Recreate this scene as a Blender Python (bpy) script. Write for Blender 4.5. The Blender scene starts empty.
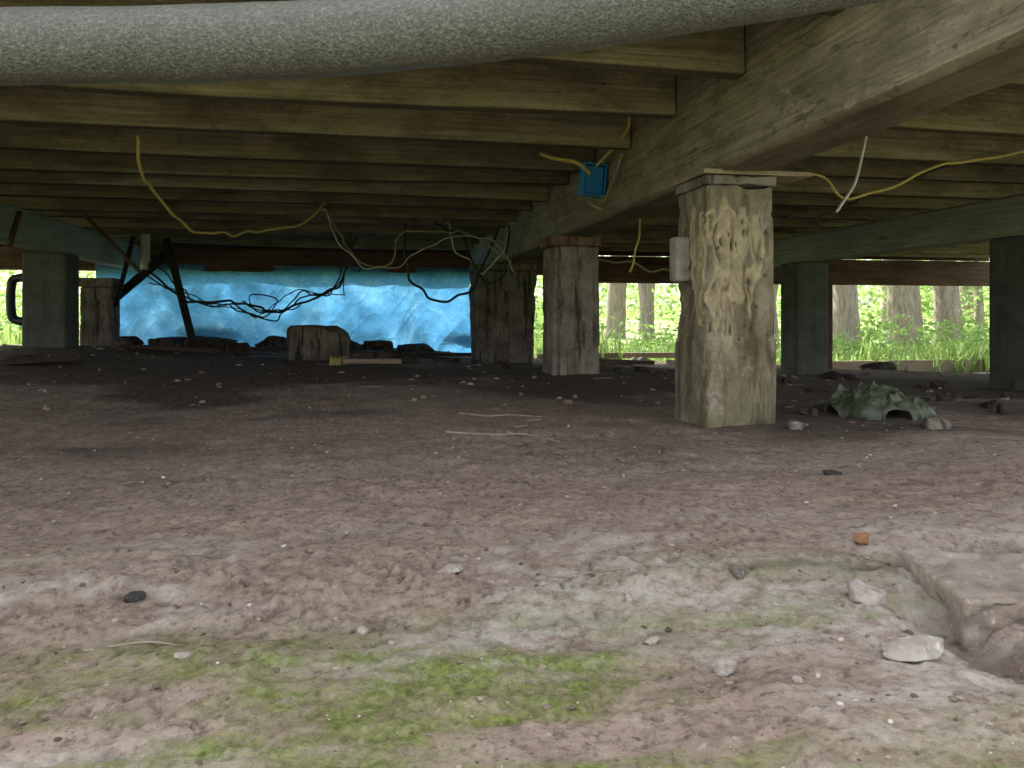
import bpy, bmesh, math, random
import numpy as np
from mathutils import Vector, Matrix
random.seed(7)
scene = bpy.context.scene
COL = scene.collection

# ---------------------------------------------------------------- noise
def _h(ix, iy, iz, seed):
    a = (ix.astype(np.int64)*374761393 + iy.astype(np.int64)*668265263 + iz.astype(np.int64)*1274126177 + seed*974634777) & 0xffffffff
    a = ((a ^ (a >> 13)) * 1103515245) & 0xffffffff
    a = (a ^ (a >> 16)) * 2654435761 & 0xffffffff
    return ((a >> 8) & 0xffff)/65535.0
def vn(x, y, z=None, seed=0):
    x = np.asarray(x, float); y = np.asarray(y, float)
    z = np.zeros_like(x) if z is None else np.asarray(z, float)
    ix, iy, iz = np.floor(x), np.floor(y), np.floor(z)
    fx, fy, fz = x-ix, y-iy, z-iz
    fx = fx*fx*(3-2*fx); fy = fy*fy*(3-2*fy); fz = fz*fz*(3-2*fz)
    r = 0
    for dx in (0, 1):
        wx = fx if dx else 1-fx
        for dy in (0, 1):
            wy = fy if dy else 1-fy
            for dz in (0, 1):
                wz = fz if dz else 1-fz
                r = r + wx*wy*wz*_h(ix+dx, iy+dy, iz+dz, seed)
    return r*2-1
def fbm(x, y, z=None, o=4, seed=0, g=.5):
    a = 1; t = 0; s = 0; f = 1
    for i in range(o):
        t = t + a*vn(np.asarray(x)*f+i*17.3, np.asarray(y)*f-i*9.1, None if z is None else np.asarray(z)*f+i*5.7, seed+i)
        s += a; a *= g; f *= 2.03
    return t/s
def sstep(a, b, x):
    t = np.clip((x-a)/(b-a), 0, 1); return t*t*(3-2*t)

# ---------------------------------------------------------------- mesh helpers
def mesh_from(name, V, F, mat=None, smooth=True):
    me = bpy.data.meshes.new(name)
    V = np.asarray(V, np.float32)
    if isinstance(F, np.ndarray):
        k = F.shape[1]; n = len(F)
        me.vertices.add(len(V)); me.vertices.foreach_set('co', V.ravel())
        me.loops.add(n*k); me.loops.foreach_set('vertex_index', F.astype(np.int32).ravel())
        me.polygons.add(n)
        me.polygons.foreach_set('loop_start', np.arange(0, n*k, k, dtype=np.int32))
        me.polygons.foreach_set('loop_total', np.full(n, k, np.int32))
        me.update(calc_edges=True); me.validate()
    else:
        me.from_pydata([tuple(map(float, v)) for v in V], [], F)
    me.polygons.foreach_set('use_smooth', np.full(len(me.polygons), smooth))
    if mat: me.materials.append(mat)
    return me
def obj_from(name, me, loc=(0, 0, 0), rot=(0, 0, 0), parent=None):
    o = bpy.data.objects.new(name, me)
    o.location = loc; o.rotation_euler = rot
    COL.objects.link(o)
    if parent: o.parent = parent
    return o
def top(o, label, cat, group=None, kind=None):
    o["label"] = label; o["category"] = cat
    if group: o["group"] = group
    if kind: o["kind"] = kind
    return o
def attr(me, name, vals):
    a = me.attributes.new(name, 'FLOAT', 'POINT'); a.data.foreach_set('value', np.asarray(vals, np.float32))

# ---------------------------------------------------------------- materials
class M:
    def __init__(s, name):
        s.m = bpy.data.materials.new(name); s.m.use_nodes = True
        s.nt = s.m.node_tree; s.b = s.nt.nodes['Principled BSDF']; s.out = s.nt.nodes['Material Output']
        s.tc = s.nt.nodes.new('ShaderNodeTexCoord')
    def n(s, t): return s.nt.nodes.new(t)
    def l(s, a, b): s.nt.links.new(a, b)
    def map(s, scale, coord='Object'):
        mp = s.n('ShaderNodeMapping'); mp.inputs['Scale'].default_value = scale
        s.l(s.tc.outputs[coord], mp.inputs['Vector']); return mp.outputs[0]
    def noise(s, vec, scale, detail=6, rough=.6, dist=0):
        nd = s.n('ShaderNodeTexNoise'); nd.inputs['Scale'].default_value = scale
        nd.inputs['Detail'].default_value = detail; nd.inputs['Roughness'].default_value = rough
        nd.inputs['Distortion'].default_value = dist
        s.l(vec, nd.inputs['Vector']); return nd.outputs['Fac']
    def ramp(s, fac, stops):
        r = s.n('ShaderNodeValToRGB'); e = r.color_ramp.elements
        while len(e) < len(stops): e.new(.5)
        for i, (p, c) in enumerate(stops):
            e[i].position = p; e[i].color = (c[0], c[1], c[2], 1) if not isinstance(c, (int, float)) else (c, c, c, 1)
        s.l(fac, r.inputs[0]); return r.outputs[0]
    def mix(s, fac, a, b, mode='MIX'):
        x = s.n('ShaderNodeMix'); x.data_type = 'RGBA'; x.blend_type = mode
        for sock, v in ((x.inputs[0], fac), (x.inputs[6], a), (x.inputs[7], b)):
            if hasattr(v, 'links'): s.l(v, sock)
            elif isinstance(v, (int, float)): sock.default_value = v
            else: sock.default_value = (*v, 1)
        return x.outputs[2]
    def attr(s, name):
        a = s.n('ShaderNodeAttribute'); a.attribute_name = name; return a.outputs['Fac']
    def math(s, op, a, b=None, clamp=False):
        x = s.n('ShaderNodeMath'); x.operation = op; x.use_clamp = clamp
        for i, v in enumerate((a, b)):
            if v is None: continue
            if isinstance(v, (int, float)): x.inputs[i].default_value = v
            else: s.l(v, x.inputs[i])
        return x.outputs[0]
    def col(s, c):
        if isinstance(c, tuple): s.b.inputs['Base Color'].default_value = (*c, 1)
        else: s.l(c, s.b.inputs['Base Color'])
    def rough(s, r): s.b.inputs['Roughness'].default_value = r
    def spec(s, r): s.b.inputs['Specular IOR Level'].default_value = r
    def bump(s, h, strength=.5, dist=.01, prev=None):
        b = s.n('ShaderNodeBump'); b.inputs['Strength'].default_value = strength; b.inputs['Distance'].default_value = dist
        s.l(h, b.inputs['Height'])
        if prev is not None: s.l(prev, b.inputs['Normal'])
        s.l(b.outputs[0], s.b.inputs['Normal']); return b.outputs[0]

def wood_mat(name, dark, mid, light, stain=.5, var=.6, under_shade=0, cracks=0):
    m = M(name)
    v = m.map((.5, 16, 16))
    oi = m.n('ShaderNodeObjectInfo'); ad = m.n('ShaderNodeVectorMath'); ad.operation = 'ADD'
    sc = m.n('ShaderNodeVectorMath'); sc.operation = 'SCALE'; sc.inputs['Scale'].default_value = 37
    cb = m.n('ShaderNodeCombineXYZ')
    for i in range(3): m.l(oi.outputs['Random'], cb.inputs[i])
    m.l(cb.outputs[0], sc.inputs[0]); m.l(v, ad.inputs[0]); m.l(sc.outputs[0], ad.inputs[1]); v = ad.outputs[0]
    g = m.noise(v, 4.0, 8, .7, .5)
    base = m.ramp(g, [(.28, dark), (.5, mid), (.72, light)])
    ad2 = m.n('ShaderNodeVectorMath'); ad2.operation = 'ADD'; m.l(m.map((1.5, 3, 3)), ad2.inputs[0]); m.l(sc.outputs[0], ad2.inputs[1])
    blot = m.noise(ad2.outputs[0], 1.6, 7, .7)
    c = m.mix(m.ramp(blot, [(.42, 0), (.64, stain)]), base, tuple(x*.4 for x in dark))
    ad3 = m.n('ShaderNodeVectorMath'); ad3.operation = 'ADD'; m.l(m.map((3, 7, 7)), ad3.inputs[0]); m.l(sc.outputs[0], ad3.inputs[1])
    lt = m.noise(ad3.outputs[0], 5, 7, .75)
    c = m.mix(m.ramp(lt, [(.58, 0), (.7, .4)]), c, tuple(min(1, x*1.3) for x in light))
    sp = m.noise(ad3.outputs[0], 14, 5, .8)
    c = m.mix(m.ramp(sp, [(.34, .7), (.44, 0)]), c, tuple(x*.4 for x in dark))
    vo = m.n('ShaderNodeTexVoronoi'); vo.inputs['Scale'].default_value = 1.0
    ad4 = m.n('ShaderNodeVectorMath'); ad4.operation = 'ADD'; m.l(m.map((1.3, 7, 7)), ad4.inputs[0]); m.l(sc.outputs[0], ad4.inputs[1]); m.l(ad4.outputs[0], vo.inputs['Vector'])
    c = m.mix(m.ramp(vo.outputs['Distance'], [(.04, .8), (.11, 0)]), c, tuple(x*.35 for x in dark))
    if cracks:
        cr = m.noise(m.map((.6, 5, 5)), 2.2, 3, .5, .3)
        cf = m.ramp(cr, [(.492, 0), (.498, cracks), (.502, cracks), (.508, 0)])
        c = m.mix(cf, c, tuple(x*.25 for x in dark))
    if under_shade:
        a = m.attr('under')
        c = m.mix(m.math('MULTIPLY', a, under_shade), c, tuple(x*.35 for x in dark))  # shade on the downward faces, put into the wood colour
    f = m.n('ShaderNodeMath'); f.operation = 'MULTIPLY_ADD'; m.l(oi.outputs['Random'], f.inputs[0]); f.inputs[1].default_value = var; f.inputs[2].default_value = 1-var*.5
    c = m.mix(1.0, c, f.outputs[0], 'MULTIPLY')
    m.col(c); m.rough(.85); m.spec(.2)
    m.bump(g, .6, .004)
    return m.m
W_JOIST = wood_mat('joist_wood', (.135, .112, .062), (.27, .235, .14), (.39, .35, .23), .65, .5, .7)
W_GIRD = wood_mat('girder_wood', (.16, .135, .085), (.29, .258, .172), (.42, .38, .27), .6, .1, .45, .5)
W_GREEN = wood_mat('treated_wood', (.21, .225, .165), (.35, .37, .28), (.48, .50, .40), .3, .1)
W_RED = wood_mat('sill_wood', (.05, .030, .022), (.105, .062, .044), (.17, .11, .075), .5)
W_DARK = wood_mat('dark_wood', (.010, .009, .007), (.025, .021, .017), (.05, .042, .034), .3)
W_PALE = wood_mat('pale_wood', (.18, .14, .09), (.31, .25, .17), (.42, .36, .26), .3)
W_RAIL = wood_mat('rail_wood', (.28, .22, .15), (.44, .36, .26), (.56, .48, .37), .2)
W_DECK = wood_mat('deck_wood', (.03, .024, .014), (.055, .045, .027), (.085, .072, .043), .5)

def concrete_mat(name, c1, c2, c3, moss=.3, streak=.8, bm=.9):
    m = M(name); v = m.map((1, 1, 1))
    a = m.noise(v, 6, 8, .7, .3)
    c = m.ramp(a, [(.32, c1), (.5, c2), (.68, c3)])
    s = m.noise(m.map((6, 6, .45)), 4, 6, .65, .4)
    c = m.mix(m.ramp(s, [(.50, 0), (.62, streak)]), c, tuple(x*.22 for x in c1))
    mo = m.noise(v, 3.1, 6, .7)
    c = m.mix(m.ramp(mo, [(.5, 0), (.7, moss)]), c, (.08, .10, .03))
    f = m.noise(v, 60, 4, .7)
    c = m.mix(m.ramp(f, [(.60, 0), (.70, .6)]), c, tuple(min(1, x*1.5) for x in c3))
    m.col(c); m.rough(.95); m.spec(.15)
    n = m.bump(m.noise(v, 25, 8, .75), bm, .012)
    m.bump(m.noise(v, 160, 4, .7), .5, .003, n)
    return m.m
C_PIERB = concrete_mat('stained_concrete', (.13, .112, .085), (.26, .23, .18), (.38, .34, .285), .2)
C_PIERC = concrete_mat('crumbling_concrete', (.085, .072, .055), (.16, .14, .108), (.26, .23, .18), .15, .9, 1)
C_PIERG = concrete_mat('grey_block', (.095, .095, .082), (.13, .13, .113), (.17, .17, .15), .15, .25, .35)
C_STONE = concrete_mat('stone', (.13, .105, .085), (.25, .215, .18), (.38, .335, .29), .1)
C_CLOD = concrete_mat('dirt_lump', (.04, .031, .024), (.08, .063, .05), (.14, .112, .09), .1)
C_CAPR = concrete_mat('cap_brick', (.12, .07, .05), (.22, .14, .10), (.32, .22, .16), .1)

# ---------------------------------------------------------------- shape builders
def timber_mesh(name, L, w, h, mat, warp=.004, seed=0, seg=None):
    seg = seg or max(6, int(L/.08)); r = min(w, h)*.09; k = []
    hw, hh = w/2, h/2
    def side(p, q, n):
        return [(p[0]+(q[0]-p[0])*i/n, p[1]+(q[1]-p[1])*i/n) for i in range(n)]
    c = [(-hw+r, -hh), (hw-r, -hh), (hw, -hh+r), (hw, hh-r), (hw-r, hh), (-hw+r, hh), (-hw, hh-r), (-hw, -hh+r)]
    for i in range(8):
        k += side(c[i], c[(i+1) % 8], 5 if i % 2 == 0 else 1)
    k = np.array(k); n = len(k)
    xs = np.linspace(-L/2, L/2, seg+1)
    V = np.zeros((seg+1, n, 3)); V[:, :, 0] = xs[:, None]; V[:, :, 1] = k[None, :, 0]; V[:, :, 2] = k[None, :, 1]
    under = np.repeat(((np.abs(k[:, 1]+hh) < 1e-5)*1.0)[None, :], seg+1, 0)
    bend_y = vn(xs*.6, xs*0+seed*3.3, seed=seed)*warp; bend_z = vn(xs*.5, xs*0+seed*7.7, seed=seed+5)*warp
    V[:, :, 1] += bend_y[:, None]; V[:, :, 2] += bend_z[:, None]
    d = fbm(V[:, :, 0]*5+seed*11, V[:, :, 1]*40, V[:, :, 2]*40, 3, seed)*min(w, h)*.03
    nrm = k/np.linalg.norm(k, axis=1)[:, None]
    V[:, :, 1] += d*nrm[None, :, 0]; V[:, :, 2] += d*nrm[None, :, 1]
    V = V.reshape(-1, 3)
    F = []
    for i in range(seg):
        for j in range(n):
            a = i*n+j; b = i*n+(j+1) % n
            F.append((a, b, b+n, a+n))
    F.append(tuple(range(n-1, -1, -1))); F.append(tuple(seg*n+j for j in range(n)))
    me = mesh_from(name, V, F, mat, True)
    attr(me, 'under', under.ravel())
    me.polygons[len(F)-1].use_smooth = False; me.polygons[len(F)-2].use_smooth = False
    bm = bmesh.new(); bm.from_mesh(me); bmesh.ops.recalc_face_normals(bm, faces=bm.faces); bm.to_mesh(me); bm.free()
    try: me.set_sharp_from_angle(angle=math.radians(35))
    except Exception: pass
    return me
def beam_between(name, p, q, w, h, mat, seed=0, parent=None, roll=0):
    p, q = Vector(p), Vector(q); d = q-p
    me = timber_mesh(name, d.length, w, h, mat, seed=seed)
    o = obj_from(name, me, (p+q)/2)
    o.rotation_mode = 'QUATERNION'
    xa = d.normalized(); up = Vector((0, 0, 1)) if abs(xa.z) < .95 else Vector((0, 1, 0))
    ya = up.cross(xa).normalized(); za = xa.cross(ya)
    m = Matrix((xa, ya, za)).transposed()
    o.rotation_quaternion = m.to_quaternion() @ Matrix.Rotation(roll, 3, 'X').to_quaternion()
    return o
def rough_box(name, sx, sy, sz, mat, res=.02, amp=.006, freq=12, rnd=.015, seed=0, fn=None, taper=0):
    V = []; F = []
    def face(o, u, v, nu, nv):
        b = len(V)
        for j in range(nv+1):
            for i in range(nu+1):
                V.append(o+u*(i/nu)+v*(j/nv))
        for j in range(nv):
            for i in range(nu):
                a = b+j*(nu+1)+i; F.append((a, a+1, a+nu+2, a+nu+1))
    nx, ny, nz = [max(2, int(math.ceil(s/res))) for s in (sx, sy, sz)]
    X = np.array((sx, 0, 0.)); Y = np.array((0, sy, 0.)); Z = np.array((0, 0, sz*1.)); o = np.array((-sx/2, -sy/2, 0.))
    face(o, X, Z, nx, nz); face(o+X, Y, Z, ny, nz); face(o+X+Y, -X, Z, nx, nz); face(o+Y, -Y, Z, ny, nz)
    face(o+Z, X, Y, nx, ny); face(o+Y, X, -Y, nx, ny)
    V = np.array(V)
    h = np.array((sx/2, sy/2, sz/2)); c = np.array((0, 0, sz/2)); P = V-c
    inner = np.clip(P, -(h-rnd), h-rnd); d = P-inner; L = np.linalg.norm(d, axis=1); L[L == 0] = 1
    N = d/L[:, None]
    P = inner+N*rnd
    P[:, :2] *= (1+taper*(.5-(P[:, 2]+sz/2)/sz))[:, None]
    disp = fbm(P[:, 0]*freq+seed*3.1, P[:, 1]*freq, P[:, 2]*freq, 5, seed)*amp
    chips = sstep(.15, .5, fbm(P[:, 0]*freq*1.4+9, P[:, 1]*freq*1.4+seed, P[:, 2]*freq*1.4, 4, seed+31))*amp*-1.4
    P = P+N*(disp+chips)[:, None]
    ex = None
    if fn is not None: P, ex = fn(P+c, N); P = P-c
    me = mesh_from(name, P+c, F, mat, True)
    if ex is not None:
        for k, v in ex.items(): attr(me, k, v)
    bm = bmesh.new(); bm.from_mesh(me); bmesh.ops.remove_doubles(bm, verts=bm.verts, dist=1e-5)
    bmesh.ops.recalc_face_normals(bm, faces=bm.faces); bm.to_mesh(me); bm.free()
    return me
def spline(P, n=10):
    P = np.array(P, float); P = np.vstack([2*P[0]-P[1], P, 2*P[-1]-P[-2]]); out = []
    for i in range(1, len(P)-2):
        for t in np.linspace(0, 1, n, endpoint=False):
            a, b, c, d = P[i-1:i+3]
            out.append(.5*((2*b)+(-a+c)*t+(2*a-5*b+4*c-d)*t*t+(-a+3*b-3*c+d)*t**3))
    out.append(P[-2]); return np.array(out)
def tube_mesh(name, pts, r, mat, sides=10, n=10, amp=0, freq=30, rr=None, wob=0, seed=0):
    C = spline(pts, n)
    if wob:
        t = np.cumsum(np.r_[0, np.linalg.norm(np.diff(C, axis=0), axis=1)]); w_ = np.sin(np.linspace(0, np.pi, len(C)))**.3
        C = C+wob*w_[:, None]*np.stack([vn(t*9, t*0+seed+1), vn(t*9, t*0+seed+5), vn(t*9, t*0+seed+9)], -1)
    T = np.gradient(C, axis=0); T /= np.linalg.norm(T, axis=1)[:, None]
    up = np.array((0.03, .05, 1.0)); 
    if abs(T[:, 2]).mean() > .85: up = np.array((0, 1., .02))
    A = np.cross(T, up); A /= np.linalg.norm(A, axis=1)[:, None]; B = np.cross(T, A)
    th = np.linspace(0, 2*np.pi, sides, endpoint=False)
    D = A[:, None, :]*np.cos(th)[None, :, None]+B[:, None, :]*np.sin(th)[None, :, None]
    rad = np.full((len(C), 1, 1), r) if rr is None else np.interp(np.linspace(0, 1, len(C)), np.linspace(0, 1, len(rr)), rr)[:, None, None]
    V = C[:, None, :]+D*rad
    if amp: V = V+D*(fbm(V[..., 0]*freq, V[..., 1]*freq, V[..., 2]*freq, 3, 4)*amp)[..., None]
    k = sides; F = []
    for i in range(len(C)-1):
        for j in range(k):
            a = i*k+j; b = i*k+(j+1) % k; F.append((a, b, b+k, a+k))
    F.append(tuple(range(k))); F.append(tuple((len(C)-1)*k+j for j in range(k-1, -1, -1)))
    me = mesh_from(name, V.reshape(-1, 3), F, mat, True)
    bm = bmesh.new(); bm.from_mesh(me); bmesh.ops.recalc_face_normals(bm, faces=bm.faces); bm.to_mesh(me); bm.free()
    return me
def leaves_mesh(name, C, S, mat, seed=0, flat=.5):
    rs = np.random.RandomState(seed); n = len(C)
    d = rs.normal(size=(n, 3)); d[:, 2] *= flat; d /= np.linalg.norm(d, axis=1)[:, None]
    u = np.cross(d, rs.normal(size=(n, 3))); u /= np.linalg.norm(u, axis=1)[:, None]
    w = np.cross(d, u)
    S = np.asarray(S)[:, None]
    V = np.empty((n, 4, 3)); V[:, 0] = C-d*S*.5; V[:, 1] = C+u*S*.24+w*S*.06; V[:, 2] = C+d*S*.5; V[:, 3] = C-u*S*.24+w*S*.06
    F = np.arange(n*4).reshape(n, 4)
    me = mesh_from(name, V.reshape(-1, 3), F, mat, False)
    attr(me, 'tint', np.repeat(rs.rand(n), 4)); return me

# ---------------------------------------------------------------- ground
CP = np.array([(0, .6, 0), (0, 2, 0), (1.2, 2.42, 0), (1.2, 4.5, .03), (1.2, 6.9, -.05), (-2.3, 6.3, .14), (-2.6, 8.3, .06), (-.5, 5.6, .06),
  (0, 8.3, .02), (2.5, 8.6, -.16), (4.5, 8.6, -.2), (3.7, 6.2, -.14), (3.7, 3.9, -.07), (6.2, 8.6, -.36), (4.5, 11, -.34), (8, 11, -.4), (0, 11, -.15), (-5, 3, .1), (-5, 8, .08), (4, 1, -.03),
  (-3, 12, 0), (0, -3, -.06), (10, 15, -.3), (8, 30, .3), (-8, 18, -.05), (-10, 30, .4), (30, 30, .6), (0, 60, 2), (60, 60, 2), (-60, 60, 2), (-60, 0, 0), (60, 0, 0), (0, -60, -.5), (1, 1.2, 0), (-1, 1.5, 0), (2.5, 2.5, -.03)])
def gbase(x, y):
    x = np.asarray(x, float); y = np.asarray(y, float); W = 0; T = 0
    for a, b, c in CP:
        w = 1/((x-a)**2+(y-b)**2+.15)**1.6; W = W+w; T = T+w*c
    return T/W
def edge_y(x, y): return .98+.08*vn(x*3.1, y*0+3, seed=8)+.04*vn(x*9, y*9, seed=9)-.05*x
def recess(x, y): return np.exp(-(((x-1.0)/.20)**2+((y-1.01)/.045)**2))
def gh(x, y, detail=True):
    x = np.asarray(x, float); y = np.asarray(y, float)
    z = gbase(x, y)
    z = z+fbm(x*1.1, y*1.1, o=3, seed=2)*.022
    e = edge_y(x, y)
    z = z-.018*(1-sstep(-.08, .03, y-e))
    z = z-.07*recess(x, y)
    dig = np.maximum(np.exp(-(((x-.70)/.05)**4+((y-.78)/.10)**4)), np.exp(-(((x-1.0)/.34)**4+((y-.70)/.05)**4)))
    z = z-.034*dig
    if detail:
        near = 1/(1+(np.hypot(x, y)/9)**2)*(1-.6*dig)
        wx = x+.02*vn(x*9, y*9, seed=101); wy = y+.02*vn(x*9+5, y*9, seed=102)
        lump = fbm(wx*4.5, wy*6, o=5, seed=20, g=.5)
        rid = 1-np.abs(fbm(wx*4+1.5*lump, wy*9, o=4, seed=33))*2.2
        z = z+(lump*.010+np.clip(rid, 0, 1)**3*.005)*near
        band = np.exp(-((y-e)/.10)**2)
        patch = sstep(.0, .45, fbm(x*2.2, y*2.6, o=3, seed=47))
        clod = sstep(.16, .5, fbm(wx*28, wy*28, o=4, seed=41, g=.6))
        z = z+clod*(.0006+.0035*patch+.004*band)*near
        tq = fbm(wx*5, wy*10, o=5, seed=58, g=.6)*4; fr = tq-np.floor(tq)
        z = z+.0034*(sstep(.0, .14, fr)-fr)*near*(1+.6*band)
        cr = np.abs(fbm(wx*11, wy*17, o=4, seed=52, g=.6)); z = z-.0045*(1-sstep(0, .045, cr))*(.25+patch)*near
        z = z+fbm(x*70, y*70, o=4, seed=55, g=.7)*.0022*near
        z = z+.006*near*fbm(x*10, y*14, o=4, seed=61, g=.6)*band
    return z
def axis(c, first, grow, lim):
    out = [0.0]
    while out[-1] < lim: out.append(out[-1]+max(first, grow*out[-1]))
    return np.array(out)
xr = axis(0, .0055, .0100, 150); xs = np.concatenate([.2-xr[::-1], .2+xr[1:]])
ys = [.42]
while ys[-1] < 170: ys.append(ys[-1]+max(.0042, .0080*ys[-1]))
yb = axis(0, .03, .12, 120); ys = np.concatenate([.42-yb[::-1], np.array(ys[1:])])
GX, GY = np.meshgrid(xs, ys)
GZ = gh(GX, GY)
nx, ny = len(xs), len(ys)
idx = np.arange(nx*ny).reshape(ny, nx)
F = np.stack([idx[:-1, :-1], idx[:-1, 1:], idx[1:, 1:], idx[1:, :-1]], -1).reshape(-1, 4)
g = M('mud_ground'); v = g.map((1, 1, 1)); vs = g.map((.9, 1.15, 1))
n1 = g.noise(vs, 2.3, 8, .7, .4); n2 = g.noise(vs, 14, 9, .78, .5); n3 = g.noise(v, 80, 6, .8)
c = g.ramp(n2, [(.30, (.14, .098, .072)), (.48, (.295, .218, .167)), (.66, (.43, .338, .275))])
c = g.mix(g.ramp(n1, [(.35, .0), (.65, .6)]), c, (.41, .325, .268))
c = g.mix(g.ramp(n3, [(.36, .75), (.5, 0)]), c, (.085, .060, .045))
c = g.mix(g.ramp(n3, [(.56, 0), (.68, .5)]), c, (.54, .455, .39))
c = g.mix(g.ramp(g.noise(v, 38, 6, .8), [(.66, 0), (.72, .5)]), c, (.62, .56, .49))
c = g.mix(g.math('MULTIPLY', g.attr('pale'), g.ramp(g.noise(vs, 20, 9, .82), [(.42, 0), (.58, .85)])), c, (.53, .49, .435))
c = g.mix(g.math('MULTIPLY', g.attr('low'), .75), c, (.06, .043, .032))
c = g.mix(g.math('MULTIPLY', g.attr('damp_shade'), .75), c, (.048, .036, .027))
mossf = g.math('MULTIPLY', g.attr('moss'), g.ramp(g.noise(vs, 26, 9, .84, .3), [(.35, 0), (.56, .95)]))
mc = g.ramp(g.noise(v, 110, 5, .75), [(.32, (.055, .072, .012)), (.5, (.15, .192, .036)), (.68, (.285, .325, .09))])
c = g.mix(mossf, c, mc)
oc = g.ramp(g.noise(v, 1.4, 8, .7), [(.3, (.10, .12, .05)), (.5, (.18, .24, .08)), (.7, (.30, .31, .16))])
c = g.mix(g.attr('outside'), c, oc)
c = g.mix(g.attr('yard'), c, g.ramp(n1, [(.35, (.10, .10, .06)), (.65, (.19, .18, .11))]))
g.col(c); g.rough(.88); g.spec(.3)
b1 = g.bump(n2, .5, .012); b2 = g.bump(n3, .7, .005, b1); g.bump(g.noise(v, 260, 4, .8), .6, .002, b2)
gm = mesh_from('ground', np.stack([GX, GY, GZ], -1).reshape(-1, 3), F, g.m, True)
x, y = GX.ravel(), GY.ravel()
band_n = fbm(x*1.7+4, y*7, o=5, seed=71, g=.62)
moss = (1-sstep(.80, .96, y+.07*fbm(x*2, y*3, o=3, seed=70)))*sstep(-.24, .10, band_n+.20*fbm(x*8, y*14, o=4, seed=72, g=.6)+.12-.18*sstep(.35, .8, x))
moss = moss+.35*sstep(.0, .4, fbm(x*1.5, y*5, o=4, seed=73))*(1-sstep(.95, 1.35, y))
attr(gm, 'moss', np.clip(moss, 0, 1))
attr(gm, 'pale', sstep(-.15, .2, fbm(x*3, y*6, o=5, seed=76, g=.6))*(1-sstep(1.0, 1.4, y))*.95)
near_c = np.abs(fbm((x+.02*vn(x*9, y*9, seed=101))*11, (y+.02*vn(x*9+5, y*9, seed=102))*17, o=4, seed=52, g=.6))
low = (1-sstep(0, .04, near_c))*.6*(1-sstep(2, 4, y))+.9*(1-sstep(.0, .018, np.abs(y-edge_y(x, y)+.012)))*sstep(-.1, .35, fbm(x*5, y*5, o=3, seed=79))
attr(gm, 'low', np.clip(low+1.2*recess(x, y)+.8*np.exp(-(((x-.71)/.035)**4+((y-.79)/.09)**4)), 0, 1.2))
inh = sstep(-.9, .1, y)*(1-sstep(8.6, 9.4, y))*sstep(-6.6, -5.8, x)*(1-sstep(7.6, 8.6, x))
attr(gm, 'outside', 1-inh)
attr(gm, 'yard', (1-sstep(-.6, .3, y))*sstep(-9, -5, y))
damp_shade = sstep(.18, .7, fbm(x*1.3+3, y*1.8, o=5, seed=80)+.55*sstep(.5, 1.6, x)*sstep(1.1, 1.9, y)+.95*sstep(2.3, 4.7, y)-.15)  # dim rear ground put into the colour, besides real damp patches
damp_shade = np.clip(damp_shade, 0, 1)*sstep(.9, 1.6, y)
attr(gm, 'damp_shade', damp_shade)
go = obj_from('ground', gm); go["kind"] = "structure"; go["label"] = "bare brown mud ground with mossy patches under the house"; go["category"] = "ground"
def G(x, y): return float(gh(np.array([x]), np.array([y]))[0])

# ---------------------------------------------------------------- floor structure
JZ = 1.08
FY = 1.36
BX0, BX1 = 1.103, 1.297
for i in range(15):
    yy = 1.68+i*.5+random.uniform(-.04, .04)
    if i in (1, 2, 3, 4): yy = (2.16, 2.68, 3.18, 3.70)[i-1]
    if yy > 8.5: break
    for s, (xa, xb) in enumerate(((-5.8, BX0-.001), (BX1+.001, 7.8))):
        dz = random.uniform(-.004, .014); y2 = yy+(random.uniform(-.05, .05) if s else 0)
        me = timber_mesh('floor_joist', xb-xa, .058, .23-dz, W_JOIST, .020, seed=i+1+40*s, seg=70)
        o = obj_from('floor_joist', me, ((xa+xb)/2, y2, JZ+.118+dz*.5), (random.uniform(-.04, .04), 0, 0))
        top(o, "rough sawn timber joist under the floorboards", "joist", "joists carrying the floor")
V = []; F = []
def slab(V, F, x0, x1, y0, y1, z0, z1):
    b = len(V)
    for (a, bb) in ((x0, y0), (x1, y0), (x1, y1), (x0, y1)): V += [(a, bb, z0), (a, bb, z1)]
    for q in ((0, 2, 4, 6), (7, 5, 3, 1), (0, 1, 3, 2), (2, 3, 5, 4), (4, 5, 7, 6), (6, 7, 1, 0)): F.append(tuple(b+i for i in q))
xx = -5.8; k = 0
while xx < 7.8:
    w = .185; z0 = JZ+.256+.004*(k % 3)
    slab(V, F, xx, xx+w, FY, 8.95 if xx < 1.8 else 9.5, z0, z0+.03); xx += w+.003; k += 1  # longer right-hand boards: unseen rear overhang added to shade the openings
slab(V, F, -5.9, 7.9, FY-.02, 8.97, JZ+.300, JZ+.312)
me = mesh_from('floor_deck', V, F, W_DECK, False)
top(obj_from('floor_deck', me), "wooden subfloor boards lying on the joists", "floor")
me = timber_mesh('rim_board', 13.7, .05, .40, W_JOIST, .005, seed=90, seg=60)  # out-of-view board added to keep the sun off pipe and foreground
top(obj_from('rim_board', me, (1.0, FY-.05, 1.42)), "unseen timber board added along the floor edge to block sun", "board")
me = timber_mesh('rim_board', 13.7, .04, .25, W_RED, .003, seed=92, seg=60)
top(obj_from('rim_board', me, (1.0, 8.62, 1.205)), "dark timber rim board closing the joist ends", "board")

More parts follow.
